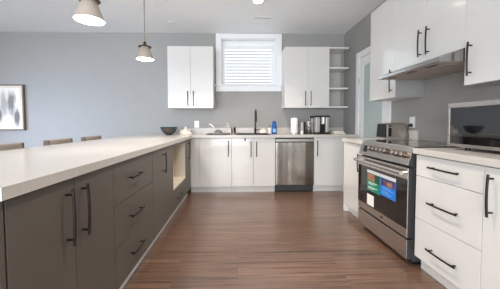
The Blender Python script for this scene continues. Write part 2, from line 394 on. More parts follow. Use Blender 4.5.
d = front_y(t, 'door', 1.215, 1.68, 0.1, 0.862); pull(d, '-y', YF, (1.262, 0.70), 'z', 0.25)
B(1.68, 1.90, YF, YF+0.019, 0.1, 0.862).build('filler', M_WHITE, t)
B(1.6805, 1.90, YF+0.021, 4.42, 0.0, 0.868).build('end_panel', M_WBODY, t)
hk = MB(); hk.box(0.116, 0.134, YF-0.004, YF-0.0015, 0.815, 0.866); hk.tube([(0.125, YF-0.003, 0.83), (0.125, YF-0.014, 0.815), (0.125, YF-0.026, 0.82), (0.125, YF-0.028, 0.835)], 0.004)
tag(hk.build('over_door_hook', M_DGREY), 'small dark hook over the left sink cabinet door', 'hook')

# dishwasher
dw = thing('dishwasher', 'stainless steel dishwasher with black toe panel under the back counter', 'dishwasher', (0.906, 4.1, 0))
B(0.602, 1.211, 3.84, 4.40, 0.02, 0.866).build('body', M_DGREY, dw)
dpoly = [(0.606 + 0.601*k/24, 3.806 - 0.008*(1-(2*k/24-1)**2) - 0.0012*math.sin(k*1.1)) for k in range(25)] + [(1.207, 3.838), (0.606, 3.838)]
MB().prism(dpoly, 'Z', 0.125, 0.790).build('door', M_DWST, dw, smooth=True)
p = MB(); p.prism([(3.800, 0.806), (3.806, 0.845), (3.838, 0.845), (3.838, 0.806)], 'X', 0.606, 1.207)
cp = p.build('control_panel', M_STEEL, dw, bevel=0.002)
B(0.612, 1.201, 3.808, 3.838, 0.7905, 0.8055).build('pocket_handle', M_BLACK, dw, label='dark pocket handle slot')
B(0.604, 1.209, 3.86, 3.90, 0.0, 0.122).build('toe_panel', M_BLACK, dw, label='black toe panel')

# ------------------------------------------------------------------ right run base cabinets
RX = 1.329
GR = 'white base cabinets along the right wall'
def right_body(y0, y1, label):
    t = thing('base_cabinet', label, 'cabinet', (1.63, (y0+y1)/2, 0), group=GR)
    B(RX+0.021, 1.94, y0+0.0005, y1-0.0005, 0.1, 0.868).build('body', M_WBODY, t)
    B(RX+0.055, 1.93, y0+0.0005, y1-0.0005, 0, 0.1).build('toe_kick', M_WHITE, t)
    return t
t = right_body(2.562, 2.99, 'white single door base cabinet between the range and the glass door')
d = front_x(t, 'door', 2.562, 2.97, 0.1, 0.862, M_WHITE, RX, '-x'); pull(d, '-x', RX, (2.584, 0.665), 'z', 0.20)
B(RX, 1.94, 2.9705, 2.99, 0.0, 0.868).build('end_panel', M_WHITE, t, bevel=0.001)
t = right_body(1.271, 1.767, 'white three drawer base cabinet right of the range')
for z0, z1, hz in ((0.1, 0.393, 0.222), (0.393, 0.708, 0.543), (0.708, 0.862, 0.790)):
    d = front_x(t, 'drawer', 1.271, 1.767, z0, z1, M_WHITE, RX, '-x'); pull(d, '-x', RX, (1.512, hz), 'y', 0.225)
t = right_body(0.66, 1.271, 'white base cabinet with upright bar pull at right edge of photo')
d = front_x(t, 'door', 0.965, 1.271, 0.1, 0.862, M_WHITE, RX, '-x'); pull(d, '-x', RX, (1.222, 0.715), 'z', 0.225)
d = front_x(t, 'door', 0.66, 0.965, 0.1, 0.862, M_WHITE, RX, '-x'); pull(d, '-x', RX, (0.72, 0.70), 'z', 0.25)

# ------------------------------------------------------------------ countertops
ZC0, ZC1 = 0.8695, 0.91
SX0, SX1, SY0, SY1 = 0.0, 0.51, 3.88, 4.27
c = MB()
c.box(-1.655, -0.696, 0.733, 4.424, ZC0, ZC1)
YCF = 3.789
c.box(-0.696, SX0, YCF, 4.424, ZC0, ZC1); c.box(SX1, 1.918, YCF, 4.424, ZC0, ZC1)
c.box(1.918, 1.945, 3.96, 4.424, ZC0, ZC1)
c.box(SX0, SX1, YCF, SY0, ZC0, ZC1); c.box(SX0, SX1, SY1, 4.424, ZC0, ZC1)
bmesh.ops.remove_doubles(c.bm, verts=c.bm.verts[:], dist=0.0001)
tag(c.build('countertop', M_QUARTZ, None), 'long white quartz countertop running over the peninsula and along the back wall', 'countertop')
tag(B(1.304, 1.944, 2.556, 3.0, ZC0, ZC1).build('countertop', M_QUARTZ, bevel=0.002), 'short white quartz countertop under the toaster', 'countertop')
tag(B(1.304, 1.944, 0.65, 1.772, ZC0, ZC1).build('countertop', M_QUARTZ, bevel=0.002), 'white quartz countertop under the microwave', 'countertop')
tag(B(-0.88, 1.944, 4.406, 4.4262, ZC1+0.0003, 1.012).build('backsplash', M_QUARTZ, bevel=0.001), 'low white upstand along back wall behind the sink', 'backsplash')
tag(B(1.927, 1.9468, 2.556, 3.0, ZC1+0.0003, 1.012).build('backsplash', M_QUARTZ, bevel=0.001), 'short white upstand behind the toaster', 'backsplash')
tag(B(1.927, 1.9468, 0.65, 1.772, ZC1+0.0003, 1.012).build('backsplash', M_QUARTZ, bevel=0.001), 'white upstand on the right wall behind microwave', 'backsplash')

# sink
sk = MB()
for a_ in ((SX0+0.0005, SX0+0.003, SY0+0.0005, SY1-0.0005), (SX1-0.003, SX1-0.0005, SY0+0.0005, SY1-0.0005), (SX0+0.003, SX1-0.003, SY0+0.0005, SY0+0.003), (SX0+0.003, SX1-0.003, SY1-0.003, SY1-0.0005)): sk.box(*a_, 0.692, 0.915)
sk.box(SX0-0.015, SX1+0.015, SY0-0.015, SY1+0.015, 0.69, 0.694)
sk.box(SX0-0.015, SX0-0.011, SY0-0.015, SY1+0.015, 0.694, 0.8685); sk.box(SX1+0.011, SX1+0.015, SY0-0.015, SY1+0.015, 0.694, 0.8685)
sk.box(SX0-0.011, SX1+0.011, SY0-0.015, SY0-0.011, 0.694, 0.8685); sk.box(SX0-0.011, SX1+0.011, SY1+0.011, SY1+0.015, 0.694, 0.8685)
e0, e1, zr0, zr1 = 0.0015, 0.024, ZC1+0.0004, ZC1+0.012
sk.box(SX0-e1, SX0+e0, SY0-e1, SY1+e1, zr0, zr1); sk.box(SX1-e0, SX1+e1, SY0-e1, SY1+e1, zr0, zr1)
sk.box(SX0+e0, SX1-e0, SY0-e1, SY0+e0, zr0, zr1); sk.box(SX0+e0, SX1-e0, SY1-e0, SY1+e1, zr0, zr1)
tag(sk.build('sink', M_BLACK), 'black rimmed kitchen sink below the window', 'sink')
fa = thing('faucet', 'tall slim black kitchen faucet behind the sink', 'faucet', (0.325, 4.335, 0.91))
MB().lathe((0.325, 4.335, 0.9105), [(0.028, 0), (0.028, 0.008), (0.019, 0.014), (0.019, 0.09), (0.0135, 0.10)]).build('base', M_BLACK, fa, smooth=True)
pts = [(0.325, 4.335, 1.0)] + [(0.325, 4.335, 1.0 + 0.05*i) for i in range(1, 6)]
for i in range(1, 9):
    a = PI*i/8; pts.append((0.325, 4.335-0.075+0.075*math.cos(a), 1.25+0.075*math.sin(a)))
pts += [(0.325, 4.185, 1.20)]
MB().tube(pts, 0.0125, 10).build('spout', M_BLACK, fa, smooth=True)
MB().rod((0.325, 4.185, 1.205), (0.325, 4.185, 1.12), 0.016, 0.018, 14).build('spray_head', M_BLACK, fa, smooth=True)
MB().rod((0.338, 4.335, 0.965), (0.395, 4.30, 0.995), 0.007).build('lever', M_BLACK, fa, smooth=True)

# ------------------------------------------------------------------ wall cabinets
GU = 'white wall cabinets beside the window'
def upper_back(x0, xm, x1, label, z0=1.352, z1=2.365):
    t = thing('wall_cabinet', label, 'cabinet', ((x0+x1)/2, 4.25, z0), group=GU)
    B(x0, x1, 4.106, 4.425, z0, z1).build('body', M_WBODY, t, bevel=0.001)
    for a, b_, h in ((x0, xm, xm-0.047), (xm, x1, xm+0.045)):
        d = B(a+0.0015, b_-0.0015, 4.086, 4.105, z0+0.001, z1-0.001).build('door', M_WHITE, t, bevel=0.0012)
        pull(d, '-y', 4.086, (h, 1.508), 'z', 0.245)
upper_back(-1.140, -0.764, -0.393, 'white two door wall cabinet left of the window')
upper_back(0.805, 1.190, 1.552, 'white two door wall cabinet right of the window')
sh = thing('open_shelf_unit', 'white open shelves with four boards beside right corner', 'shelf', (1.71, 4.25, 1.352))
for z in (1.352, 1.664, 2.006, 2.338):
    B(1.5535, 1.882, 4.092, 4.4255, z, z+0.026).build('shelf', M_WHITE, sh, bevel=0.004)
B(1.5535, 1.88, 4.415, 4.4255, 1.379, 2.337).build('back_panel', M_SHBK, sh, label='white back panel with shade in its colour')

UX = 1.637
GH = 'white wall cabinets on the right wall'
def upper_right(y0, y1, z0, label, doors, z1=2.43):
    t = thing('wall_cabinet', label, 'cabinet', (1.8, (y0+y1)/2, z0), group=GH)
    B(UX+0.020, 1.945, y0+0.0004, y1-0.0004, z0, z1).build('body', M_WBODY, t, bevel=0.001)
    for a, b_, hy, hz in doors:
        d = B(UX, UX+0.019, a+0.0015, b_-0.0015, z0+0.001, z1-0.001).build('door', M_WHITE, t, bevel=0.0012)
        pull(d, '-x', UX, (hy, hz), 'z', 0.235)
upper_right(2.496, 2.985, 1.362, 'tall white single door wall cabinet left of the range hood', [(2.496, 2.985, 2.548, 1.535)])
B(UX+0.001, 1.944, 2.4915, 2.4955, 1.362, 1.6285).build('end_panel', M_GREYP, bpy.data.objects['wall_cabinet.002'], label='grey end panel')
upper_right(1.729, 2.496, 1.632, 'short white two door wall cabinet above the range hood', [(2.104, 2.496, 2.150, 1.795), (1.729, 2.104, 2.060, 1.795)])
upper_right(1.12, 1.729, 1.362, 'tall white wall cabinet right of the range hood', [(1.40, 1.729, 1.678, 1.54), (1.12, 1.40, 1.18, 1.54)])

# range hood
hd = thing('range_hood', 'slim wedge shaped stainless range hood under short cabinet', 'range hood', (1.7, 2.11, 1.535))
MB().prism([(1.452, 1.538), (1.452, 1.566), (1.632, 1.629), (1.944, 1.629), (1.944, 1.538)], 'Y', 1.734, 2.490).build('canopy', M_HOODS, hd, bevel=0.002)
hb = MB(); hb.box(1.475, 1.93, 1.75, 2.475, 1.5345, 1.5375); hb.build('bottom_panel', M_HOODB, hd)
for y0, y1 in ((1.80, 2.10), (2.125, 2.425)):
    B(1.56, 1.86, y0, y1, 1.530, 1.5342).build('filter', M_HOODB, hd, bevel=0.002)
for y in (1.88, 2.11, 2.36): B(1.50, 1.535, y-0.05, y+0.05, 1.5315, 1.5342).build('filter_latch', M_DGREY, hd, bevel=0.001)

# ------------------------------------------------------------------ range
rg = thing('range', 'stainless slide in range with stickers on its oven door', 'range', (1.62, 2.165, 0))
R0, R1 = 1.795, 2.548
B(1.335, 1.92, R0, R1, 0.03, 0.895).build('body', M_DGREY, rg, bevel=0.002)
ct = B(1.345, 1.925, R0, R1, 0.897, 0.916).build('cooktop', M_BGLASS, rg, bevel=0.003)
for (x, y, r) in ((1.50, 1.99, 0.10), (1.50, 2.36, 0.085), (1.77, 1.99, 0.085), (1.77, 2.36, 0.10)):
    MB().lathe((x, y, 0.9162), [(r-0.004, 0), (r-0.004, 0.0006), (r, 0.0006), (r, 0)], 40, cap=False).build('burner_ring', M_STEELD, ct)
MB().prism([(1.289, 0.772), (1.330, 0.914), (1.346, 0.914), (1.346, 0.772)], 'Y', R0+0.001, R1-0.001).build('control_panel', M_STEELH, rg, bevel=0.003)
MB().prism([(1.288, 0.771), (1.329, 0.915), (1.347, 0.915), (1.347, 0.771)], 'Y', R0-0.004, R0+0.0008).build('side_cap', M_DGREY, rg, label='dark side cap')
pn = Vector((-0.142, 0, 0.041)).normalized()
def onpanel(y, z): return Vector((1.289 + (z-0.772)*0.041/0.142, y, z))
for y in (2.335, 2.27, 2.205, 2.14, 2.085, 1.975, 1.925, 1.868):
    p0 = onpanel(y, 0.847)
    k = MB(); k.rod(p0 + pn*0.0005, p0 + pn*0.008, 0.027, 0.026, 20); k.rod(p0 + pn*0.008, p0 + pn*0.036, 0.022, 0.020, 20)
    k = k.build('knob', M_KNOB, rg, smooth=True)
    q = p0 + pn*0.0362
    MB().rod(q + Vector((0, 0, 0)), q + pn*0.002, 0.018, 0.017, 16).build('knob_cap', M_STEELH, k)
pd = onpanel(2.445, 0.835)
dd = MB(); ex = Vector((0, 1, 0)); ez = pn.cross(ex)
vs = []
for dn in (0.0004, 0.002):
    for sx, sz in ((-1, -1), (1, -1), (1, 1), (-1, 1)): vs.append(dd.bm.verts.new(pd + pn*dn + ex*sx*0.035 + ez*sz*0.032))
for fidx in ((0,1,2,3), (4,5,6,7), (0,1,5,4), (1,2,6,5), (2,3,7,6), (3,0,4,7)): dd.bm.faces.new([vs[i] for i in fidx])
dd.build('display', M_BLACK, rg, label='small dark display')
DX = 1.290
od = B(DX, DX+0.007, R0+0.004, R1-0.004, 0.215, 0.752).build('oven_door', M_STEELH, rg, bevel=0.002)
B(DX+0.0075, 1.333, R0+0.005, R1-0.005, 0.216, 0.751).build('door_core', M_DGREY, od, label='dark door sides')
B(DX-0.003, DX, R0+0.006, R1-0.006, 0.285, 0.665).build('oven_window', M_BGLASS, od, label='black glass')
hn = MB(); hn.tube([(DX, R1-0.045, 0.715), (DX-0.045, R1-0.045, 0.715)], 0.011); hn.tube([(DX, R0+0.045, 0.715), (DX-0.045, R0+0.045, 0.715)], 0.011)
hn.rod((DX-0.047, R0+0.012, 0.715), (DX-0.047, R1-0.012, 0.715), 0.0155, n=16)
hn.build('handle', M_STEELH, od, smooth=True)
wd = B(DX, DX+0.007, R0+0.004, R1-0.004, 0.05, 0.198).build('drawer', M_STEELH, rg, bevel=0.002)
B(DX+0.0075, 1.333, R0+0.005, R1-0.005, 0.051, 0.197).build('drawer_core', M_DGREY, wd, label='dark drawer sides')
B(DX+0.012, 1.334, R0+0.006, R1-0.006, 0.199, 0.2145).build('drawer_gap', M_BLACK, rg, label='black gap')
MB().lathe((DX-0.0005, 2.125, 0.250), [(0.0, -0.002), (0.014, -0.002), (0.014, 0.0)], 20, axis='X').build('badge', M_DGREY, od, label='small round dark badge')
B(1.36, 1.9, R0+0.02, R1-0.02, 0.0, 0.03).build('plinth', M_BLACK, rg)
# stickers
SXF = DX-0.0034
def sticker(y0, y1, z0, z1, m, dx=0.0, name='sticker', parent=None, label=None):
    return B(SXF-0.0006-dx, SXF-dx, y0, y1, z0, z1).build(name, m, parent or od, label=label)
g = sticker(2.150, 2.365, 0.440, 0.640, M_GREEN, label='green energy sticker')
sticker(2.150, 2.365, 0.612, 0.640, M_PAPER, 0.0007, 'white_strip', g)
sticker(2.235, 2.352, 0.545, 0.606, M_ORANGE, 0.0007, 'picture', g)
sticker(2.160, 2.234, 0.535, 0.606, M_DGRN, 0.0007, 'picture', g)
b_ = sticker(1.930, 2.146, 0.452, 0.640, M_SBLUE, label='blue energy sticker')
sticker(1.930, 2.146, 0.612, 0.640, M_PAPER, 0.0007, 'white_strip', b_)
sticker(1.945, 2.130, 0.545, 0.608, M_PURPLE, 0.0007, 'picture', b_)
sticker(1.97, 2.04, 0.552, 0.590, M_ORANGE, 0.0014, 'print', b_)
ln = MB()
for z, a, bb in ((0.520, 2.20, 2.34), (0.505, 2.24, 2.34), (0.475, 2.19, 2.34), (0.462, 2.24, 2.34)): ln.box(SXF-0.0014, SXF-0.0007, a, bb, z, z+0.005)
ln.build('print', M_PAPER, g)
ln = MB()
for z, a, bb in ((0.530, 2.0, 2.12), (0.514, 1.96, 2.12), (0.490, 2.02, 2.12), (0.474, 1.98, 2.12)): ln.box(SXF-0.0014, SXF-0.0007, a, bb, z, z+0.006)
ln.build('print', M_BLUEL, b_)
sticker(2.245, 2.362, 0.297, 0.402, M_PAPER, label='small white label')

# ------------------------------------------------------------------ microwave
mw = thing('microwave', 'stainless microwave with black glass door on right counter', 'microwave', (1.515, 1.70, 0.91), rz=math.radians(0.8))
# local frame: front faces -x, the far left corner at the origin, body runs to -y
B(0.004, 0.37, -0.56, 0, 0.018, 0.322).build('body', M_STEELD, mw, bevel=0.004, local=True)
fr = MB(); fr.box(-0.016, 0.003, -0.56, 0, 0.022, 0.042); fr.box(-0.016, 0.003, -0.56, 0, 0.288, 0.320); fr.box(-0.016, 0.003, -0.014, 0, 0.042, 0.288); fr.box(-0.016, 0.003, -0.56, -0.545, 0.042, 0.288)
fr.build('front_frame', M_STEELH, mw, local=True, bevel=0.002)
dg = B(-0.012, 0.003, -0.43, -0.0145, 0.0425, 0.2875).build('door', M_MGLASS, mw, local=True)
B(-0.012, 0.003, -0.5445, -0.432, 0.0425, 0.2875).build('control_panel', M_BLACK, mw, local=True)
B(-0.0135, -0.0121, -0.52, -0.455, 0.055, 0.085).build('door_button', M_STEELD, mw, local=True, bevel=0.0005)
for x, y in ((0.03, -0.11), (0.03, -0.47), (0.33, -0.06), (0.33, -0.47)):
    MB().rod((x, y, 0.0005), (x, y, 0.018), 0.016, n=14).build('foot', M_BLACK, mw, local=True)

# ------------------------------------------------------------------ toaster
to = thing('toaster', 'long stainless toaster with black end panel on short counter', 'toaster', (1.79, 2.79, 0.91))
tb = MB().prism([(2.705, 0.930), (2.705, 1.072), (2.722, 1.091), (2.86, 1.091), (2.877, 1.072), (2.877, 0.930)], 'X', 1.688, 1.912)
tb.build('body', M_TOAST, to, bevel=0.003)
MB().prism([(1.660, 0.930), (1.676, 1.085), (1.6875, 1.085), (1.6875, 0.930)], 'Y', 2.71, 2.872).build('end_panel', M_BLACK, to, bevel=0.004, label='black end panel')
B(1.652, 1.914, 2.708, 2.874, 0.9115, 0.9285).build('base', M_SATIN, to, bevel=0.002)
B(1.706, 1.738, 2.701, 2.7045, 0.942, 1.066).build('lever_slot', M_BLACK, to)
B(1.712, 1.732, 2.692, 2.7005, 1.040, 1.052).build('lever', M_SATIN, to, bevel=0.002)
for y in (2.765, 2.817): B(1.72, 1.89, y-0.011, y+0.011, 1.0905, 1.0925).build('bread_slot', M_BLACK, to)

# outlets
def outlet(axis, c, z, label, group='white wall outlets'):
    t = thing('wall_outlet', label, 'outlet', (c[0], c[1], z), group=group)
    if axis == 'y':
        pl = B(c[0]-0.042, c[0]+0.042, c[1]-0.006, c[1]-0.0005, z-0.062, z+0.062).build('cover_plate', M_TRIM, t, bevel=0.002)
        for dz in (-0.026, 0.026):
            B(c[0]-0.017, c[0]+0.017, c[1]-0.008, c[1]-0.0062, z+dz-0.014, z+dz+0.014).build('socket', M_PAPER, t, bevel=0.001)
    else:
        pl = B(c[0]-0.006, c[0]-0.0005, c[1]-0.042, c[1]+0.042, z-0.062, z+0.062).build('cover_plate', M_TRIM, t, bevel=0.002)
        for dz in (-0.026, 0.026):
            B(c[0]-0.008, c[0]-0.0062, c[1]-0.017, c[1]+0.017, z+dz-0.014, z+dz+0.014).build('socket', M_PAPER, t, bevel=0.001)
    return t
outlet('y', (-0.725, YB), 1.080, 'white outlet plate on back wall under the left wall cabinet')
outlet('x', (XW, 2.66), 1.100, 'white outlet plate on right wall above the toaster')
pc = thing('power_cord', 'short black plug and cord at the outlet behind toaster', 'cord', (1.93, 2.655, 1.06))
B(1.905, 1.938, 2.643, 2.672, 1.05, 1.085).build('plug', M_BLACK, pc, bevel=0.004)
MB().tube([(1.906, 2.655, 1.06), (1.896, 2.66, 1.03), (1.907, 2.672, 0.985), (1.917, 2.68, 0.94), (1.917, 2.69, 0.918), (1.917, 2.69, 0.914)], 0.0035).build('cable', M_BLACK, pc, smooth=True)

# ------------------------------------------------------------------ things on the back counter
ZT_ = 0.9105
bw = thing('bowl', 'dark teal glazed bowl with painted bronze reflection on far peninsula counter', 'bowl', (-1.105, 4.0, ZT_))
prof = [(0.045, 0.0), (0.05, 0.006), (0.085, 0.028), (0.115, 0.065), (0.134, 0.112), (0.138, 0.13), (0.133, 0.13), (0.128, 0.11), (0.108, 0.066), (0.078, 0.034), (0.03, 0.016)]
MB().lathe((-1.105, 4.0, ZT_), prof, 48).build('bowl_body', M_BOWL, bw, smooth=True)
pt = MB()   # bronze reflection painted on the front of the bowl
rows = []
for i, (r, h) in enumerate([(0.088, 0.030), (0.103, 0.048), (0.117, 0.066), (0.126, 0.088), (0.133, 0.108)]):
    row = []
    wdt = [0.35, 0.6, 0.75, 0.7, 0.45][i]
    for k in range(13):
        a = -PI/2 + 0.1 + wdt*(k/6-1)
        row.append(pt.bm.verts.new((-1.105 + (r+0.0015)*math.cos(a), 4.0 + (r+0.0015)*math.sin(a), ZT_+h)))
    rows.append(row)
for A, C in zip(rows, rows[1:]):
    for k in range(12): pt.bm.faces.new((A[k], A[k+1], C[k+1], C[k]))
pt.build('bronze_reflection', M_BOWLREFL, bw, smooth=True, label='bronze reflection painted on the bowl')

def crumple(cx, cy, z0, rx, ry, h, seed, peaks):
    b = MB(); n, r = 40, 14; rings = []
    top = b.bm.verts.new((cx, cy, z0 + h*0.7))
    for i in range(1, r+1):
        t = i/r; ring = []
        for k in range(n):
            a = 2*PI*k/n
            wob = 1 + 0.22*noise.noise(Vector((math.cos(a)*1.6, math.sin(a)*1.6, seed)))
            x = cx + rx*t*wob*math.cos(a); y = cy + ry*t*wob*math.sin(a)
            z = h*0.55*(1-t**2.4)
            for px, py, ph, pr in peaks:
                z += ph*math.exp(-(((x-cx-px)/pr)**2 + ((y-cy-py)/pr)**2))*(1-t**4)
            z += 0.5*h*(abs(noise.noise(Vector((x*26, y*26, seed)))) - 0.12)*(1-t**3)
            ring.append(b.bm.verts.new((x, y, z0 + max(0.002, z))))
        rings.append(ring)
    for k in range(n): b.bm.faces.new((top, rings[0][k], rings[0][(k+1)%n]))
    for A, C in zip(rings, rings[1:]):
        for k in range(n): b.bm.faces.new((A[k], C[k], C[(k+1)%n], A[(k+1)%n]))
    b.bm.faces.new(rings[-1][::-1])
    return b
o = crumple(-0.875, 4.17, ZT_, 0.122, 0.10, 0.10, 3.1, [(0.0, 0.0, 0.085, 0.03), (-0.08, -0.02, 0.06, 0.022), (0.072, -0.03, 0.06, 0.022), (-0.035, -0.055, 0.045, 0.018), (0.035, -0.06, 0.05, 0.018)]).build('kitchen_towel', M_CLOTH, smooth=True)
tag(o, 'crumpled white kitchen towel heaped beside the teal bowl', 'towel')

# drying tray with dishes
tr = thing('drying_tray', 'dark low drying tray on counter left of the sink', 'tray', (-0.30, 4.12, ZT_))
tm = MB(); tm.box(-0.50, -0.115, 3.99, 4.25, ZT_, ZT_+0.006); tm.build('mat', M_DGREY, tr, bevel=0.002)
rm = MB(); rm.tube([(-0.50, 3.99, ZT_+0.010), (-0.115, 3.99, ZT_+0.010), (-0.115, 4.25, ZT_+0.010), (-0.50, 4.25, ZT_+0.010), (-0.50, 3.99, ZT_+0.010)], 0.004, 6); rm.build('rim', M_STEELD, tr, smooth=True)
MBg = MB().lathe((-0.315, 4.12, ZT_+0.0065), [(0.075, 0), (0.072, 0.02), (0.058, 0.05), (0.036, 0.068), (0.0, 0.072)], 28, cap=False)
tag(MBg.build('glass_bowl', M_CLEAR, smooth=True), 'upturned clear glass bowl on the drying tray', 'bowl')
lp = MB(); lp.tube([(-0.47, 4.14, 1.083), (-0.445, 4.14, 1.075), (-0.405, 4.155, 1.04), (-0.372, 4.185, 0.985), (-0.366, 4.215, 0.926)], [0.010, 0.012, 0.011, 0.008, 0.007], 10)
tag(lp.build('spatula', M_PAPER, smooth=True), 'white handled utensil leaning over the drying tray', 'utensil')
for x, dx, nm, lb in ((-0.215, 0.02, 'fork', 'thin steel fork standing up in drying tray beside clear bowl'), (-0.165, 0.012, 'whisk', 'thin steel whisk standing up in drying tray beside steel tumbler')):
    b = MB(); b.rod((x, 4.20, ZT_+0.008), (x+dx*0.6, 4.22, ZT_+0.11), 0.004)
    if nm == 'fork':
        for q in (-0.009, -0.003, 0.003, 0.009): b.rod((x+dx*0.6, 4.22, ZT_+0.108), (x+dx+q, 4.225, ZT_+0.185), 0.0018, n=6)
    else:
        for q in (-1, 1):
            b.tube([(x+dx*0.6, 4.22, ZT_+0.108), (x+dx*0.6+q*0.016, 4.224, ZT_+0.15), (x+dx*0.6+q*0.013, 4.226, ZT_+0.18), (x+dx*0.6, 4.227, ZT_+0.195)], 0.0015, 6)
            b.tube([(x+dx*0.6, 4.22, ZT_+0.108), (x+dx*0.6, 4.224+q*0.016, ZT_+0.15), (x+dx*0.6, 4.226+q*0.013, ZT_+0.18), (x+dx*0.6, 4.227, ZT_+0.195)], 0.0015, 6)
    tag(b.build(nm, M_STEELH, smooth=True), lb, 'utensil')
tu = thing('tumbler', 'upright stainless steel tumbler left of the sink', 'tumbler', (-0.06, 4.10, ZT_))
MB().lathe((-0.06, 4.10, ZT_), [(0.036, 0), (0.038, 0.003), (0.042, 0.118), (0.044, 0.122), (0.041, 0.122), (0.035, 0.008)], 28).build('cup', M_STEELH, tu, smooth=True)

# sink accessories
cl = crumple(0.462, 4.352, ZT_, 0.075, 0.042, 0.085, 8.4, [(0.03, 0, 0.035, 0.025), (-0.04, 0, 0.03, 0.02)]).build('dish_cloth', M_CLOTH, smooth=True)
tag(cl, 'small crumpled white dish cloth right of the black faucet', 'cloth')
sp = thing('soap_bottle', 'small pale soap pump bottle next to the blue bottle', 'bottle', (0.556, 4.16, ZT_))
MB().lathe((0.556, 4.16, ZT_), [(0.028, 0), (0.030, 0.004), (0.030, 0.085), (0.022, 0.10), (0.012, 0.105), (0.012, 0.112)], 24).build('bottle_body', M_CLOTH, sp, smooth=True)
pm = MB(); pm.rod((0.556, 4.16, ZT_+0.112), (0.556, 4.16, ZT_+0.150), 0.006); pm.rod((0.556, 4.16, ZT_+0.152), (0.556, 4.12, ZT_+0.146), 0.006)
pm.build('pump', M_DGREY, sp, smooth=True)
bb = thing('dish_soap_bottle', 'bright blue squeeze bottle standing right of the sink', 'bottle', (0.635, 4.16, ZT_))
MB().lathe((0.635, 4.16, ZT_), [(0.040, 0), (0.044, 0.005), (0.044, 0.11), (0.040, 0.13), (0.036, 0.15), (0.036, 0.175), (0.030, 0.186)], 28).build('bottle_body', M_BLUE, bb, smooth=True)
MB().lathe((0.635, 4.16, ZT_), [(0.031, 0.1865), (0.032, 0.19), (0.030, 0.212), (0.022, 0.218)], 20).build('cap', M_BLUE, bb, smooth=True)
lb = MB(); rows = []
for h in (0.03, 0.092):
    rows.append([lb.bm.verts.new((0.635+0.0447*math.cos(a), 4.16+0.0447*math.sin(a), ZT_+h)) for a in [-PI/2-0.75+1.5*k/10 for k in range(11)]])
for k in range(10): lb.bm.faces.new((rows[0][k], rows[0][k+1], rows[1][k+1], rows[1][k]))
lb.build('bottle_label', M_BLUEL, bb, smooth=True, label='pale blue label')

pr = thing('paper_towel_roll', 'white paper towel roll on stand beside the coffee things', 'paper towel', (0.978, 4.15, ZT_))
MB().lathe((0.978, 4.15, ZT_), [(0.07, 0), (0.07, 0.010), (0.02, 0.012)], 28).build('stand', M_STEELH, pr, smooth=True)
MB().lathe((0.978, 4.15, ZT_), [(0.020, 0.013), (0.058, 0.013), (0.060, 0.018), (0.060, 0.266), (0.058, 0.271), (0.020, 0.271)], 36).build('paper_roll', M_PAPER, pr, smooth=True)
MB().rod((0.978, 4.15, ZT_+0.272), (0.978, 4.15, ZT_+0.286), 0.008).build('stand_tip', M_STEELH, pr, smooth=True)

gr = thing('milk_frother', 'slim silver and black milk frother right of paper towels', 'frother', (1.125, 4.15, ZT_))
MB().prism([(1.088, ZT_+0.012), (1.088, ZT_+0.195), (1.126, ZT_+0.205), (1.126, ZT_+0.012)], 'Y', 4.11, 4.19).build('silver_side', M_SATIN, gr, bevel=0.004)
MB().prism([(1.127, ZT_+0.012), (1.127, ZT_+0.205), (1.163, ZT_+0.20), (1.163, ZT_+0.012)], 'Y', 4.108, 4.192).build('black_side', M_BLACK, gr, bevel=0.004)
B(1.084, 1.168, 4.10, 4.20, ZT_, ZT_+0.0115).build('base', M_BLACK, gr, bevel=0.002)
cj = MB().lathe((1.075, 4.02, ZT_), [(0.020, 0), (0.023, 0.003), (0.024, 0.05), (0.022, 0.052)], 20)
tag(cj.build('cup', M_PAPER, smooth=True), 'tiny white cup in front of the slim frother', 'cup')
cg = thing('coffee_grinder', 'silver coffee grinder with glass jar beside the coffee maker', 'grinder', (1.234, 4.17, ZT_))
MB().lathe((1.234, 4.17, ZT_), [(0.046, 0), (0.048, 0.004), (0.048, 0.030), (0.038, 0.036)], 28).build('base', M_DGREY, cg, smooth=True)
MB().lathe((1.234, 4.17, ZT_), [(0.038, 0.0365), (0.042, 0.045), (0.042, 0.12), (0.036, 0.128)], 28).build('jar', M_CLEAR, cg, smooth=True)
MB().lathe((1.234, 4.17, ZT_), [(0.036, 0.0370), (0.036, 0.075)], 28).build('ground_coffee', M_STOOLW, cg, smooth=True)
MB().lathe((1.234, 4.17, ZT_), [(0.045, 0.1285), (0.047, 0.135), (0.047, 0.205), (0.042, 0.218), (0.02, 0.222)], 28).build('head', M_SATIN, cg, smooth=True)
for z in (0.165, 0.185): B(1.218, 1.258, 4.119, 4.1245, ZT_+z-0.007, ZT_+z+0.007).build('button', M_BLACK, cg, bevel=0.002)
MB().rod((1.239, 4.118, ZT_+0.128), (1.239, 4.112, ZT_+0.04), 0.006).build('spout', M_BLACK, cg, smooth=True)

cm = thing('coffee_maker', 'large silver and black coffee maker under the right wall cabinet', 'coffee maker', (1.42, 4.20, ZT_))
KX0, KX1 = 1.322, 1.545
B(KX0, KX1, 4.22, 4.38, ZT_+0.026, ZT_+0.285).build('rear_body', M_DGREY, cm, bevel=0.008)
MB().prism([(4.08, ZT_+0.026), (4.06, ZT_+0.285), (4.219, ZT_+0.285), (4.219, ZT_+0.026)], 'X', KX0, KX0+0.075).build('side_pillar', M_SATIN, cm, bevel=0.008)
MB().prism([(4.08, ZT_+0.026), (4.06, ZT_+0.285), (4.219, ZT_+0.285), (4.219, ZT_+0.026)], 'X', KX1-0.050, KX1).build('side_pillar', M_SATIN, cm, bevel=0.008)
B(KX0+0.0755, KX1-0.0505, 4.10, 4.219, ZT_+0.026, ZT_+0.285).build('recess_panel', M_BLACK, cm)
MB().lathe((KX0+0.125, 4.058, ZT_+0.165), [(0.026, 0), (0.034, 0.006), (0.036, 0.118)], 24).build('brew_head', M_SATIN, cm, smooth=True)
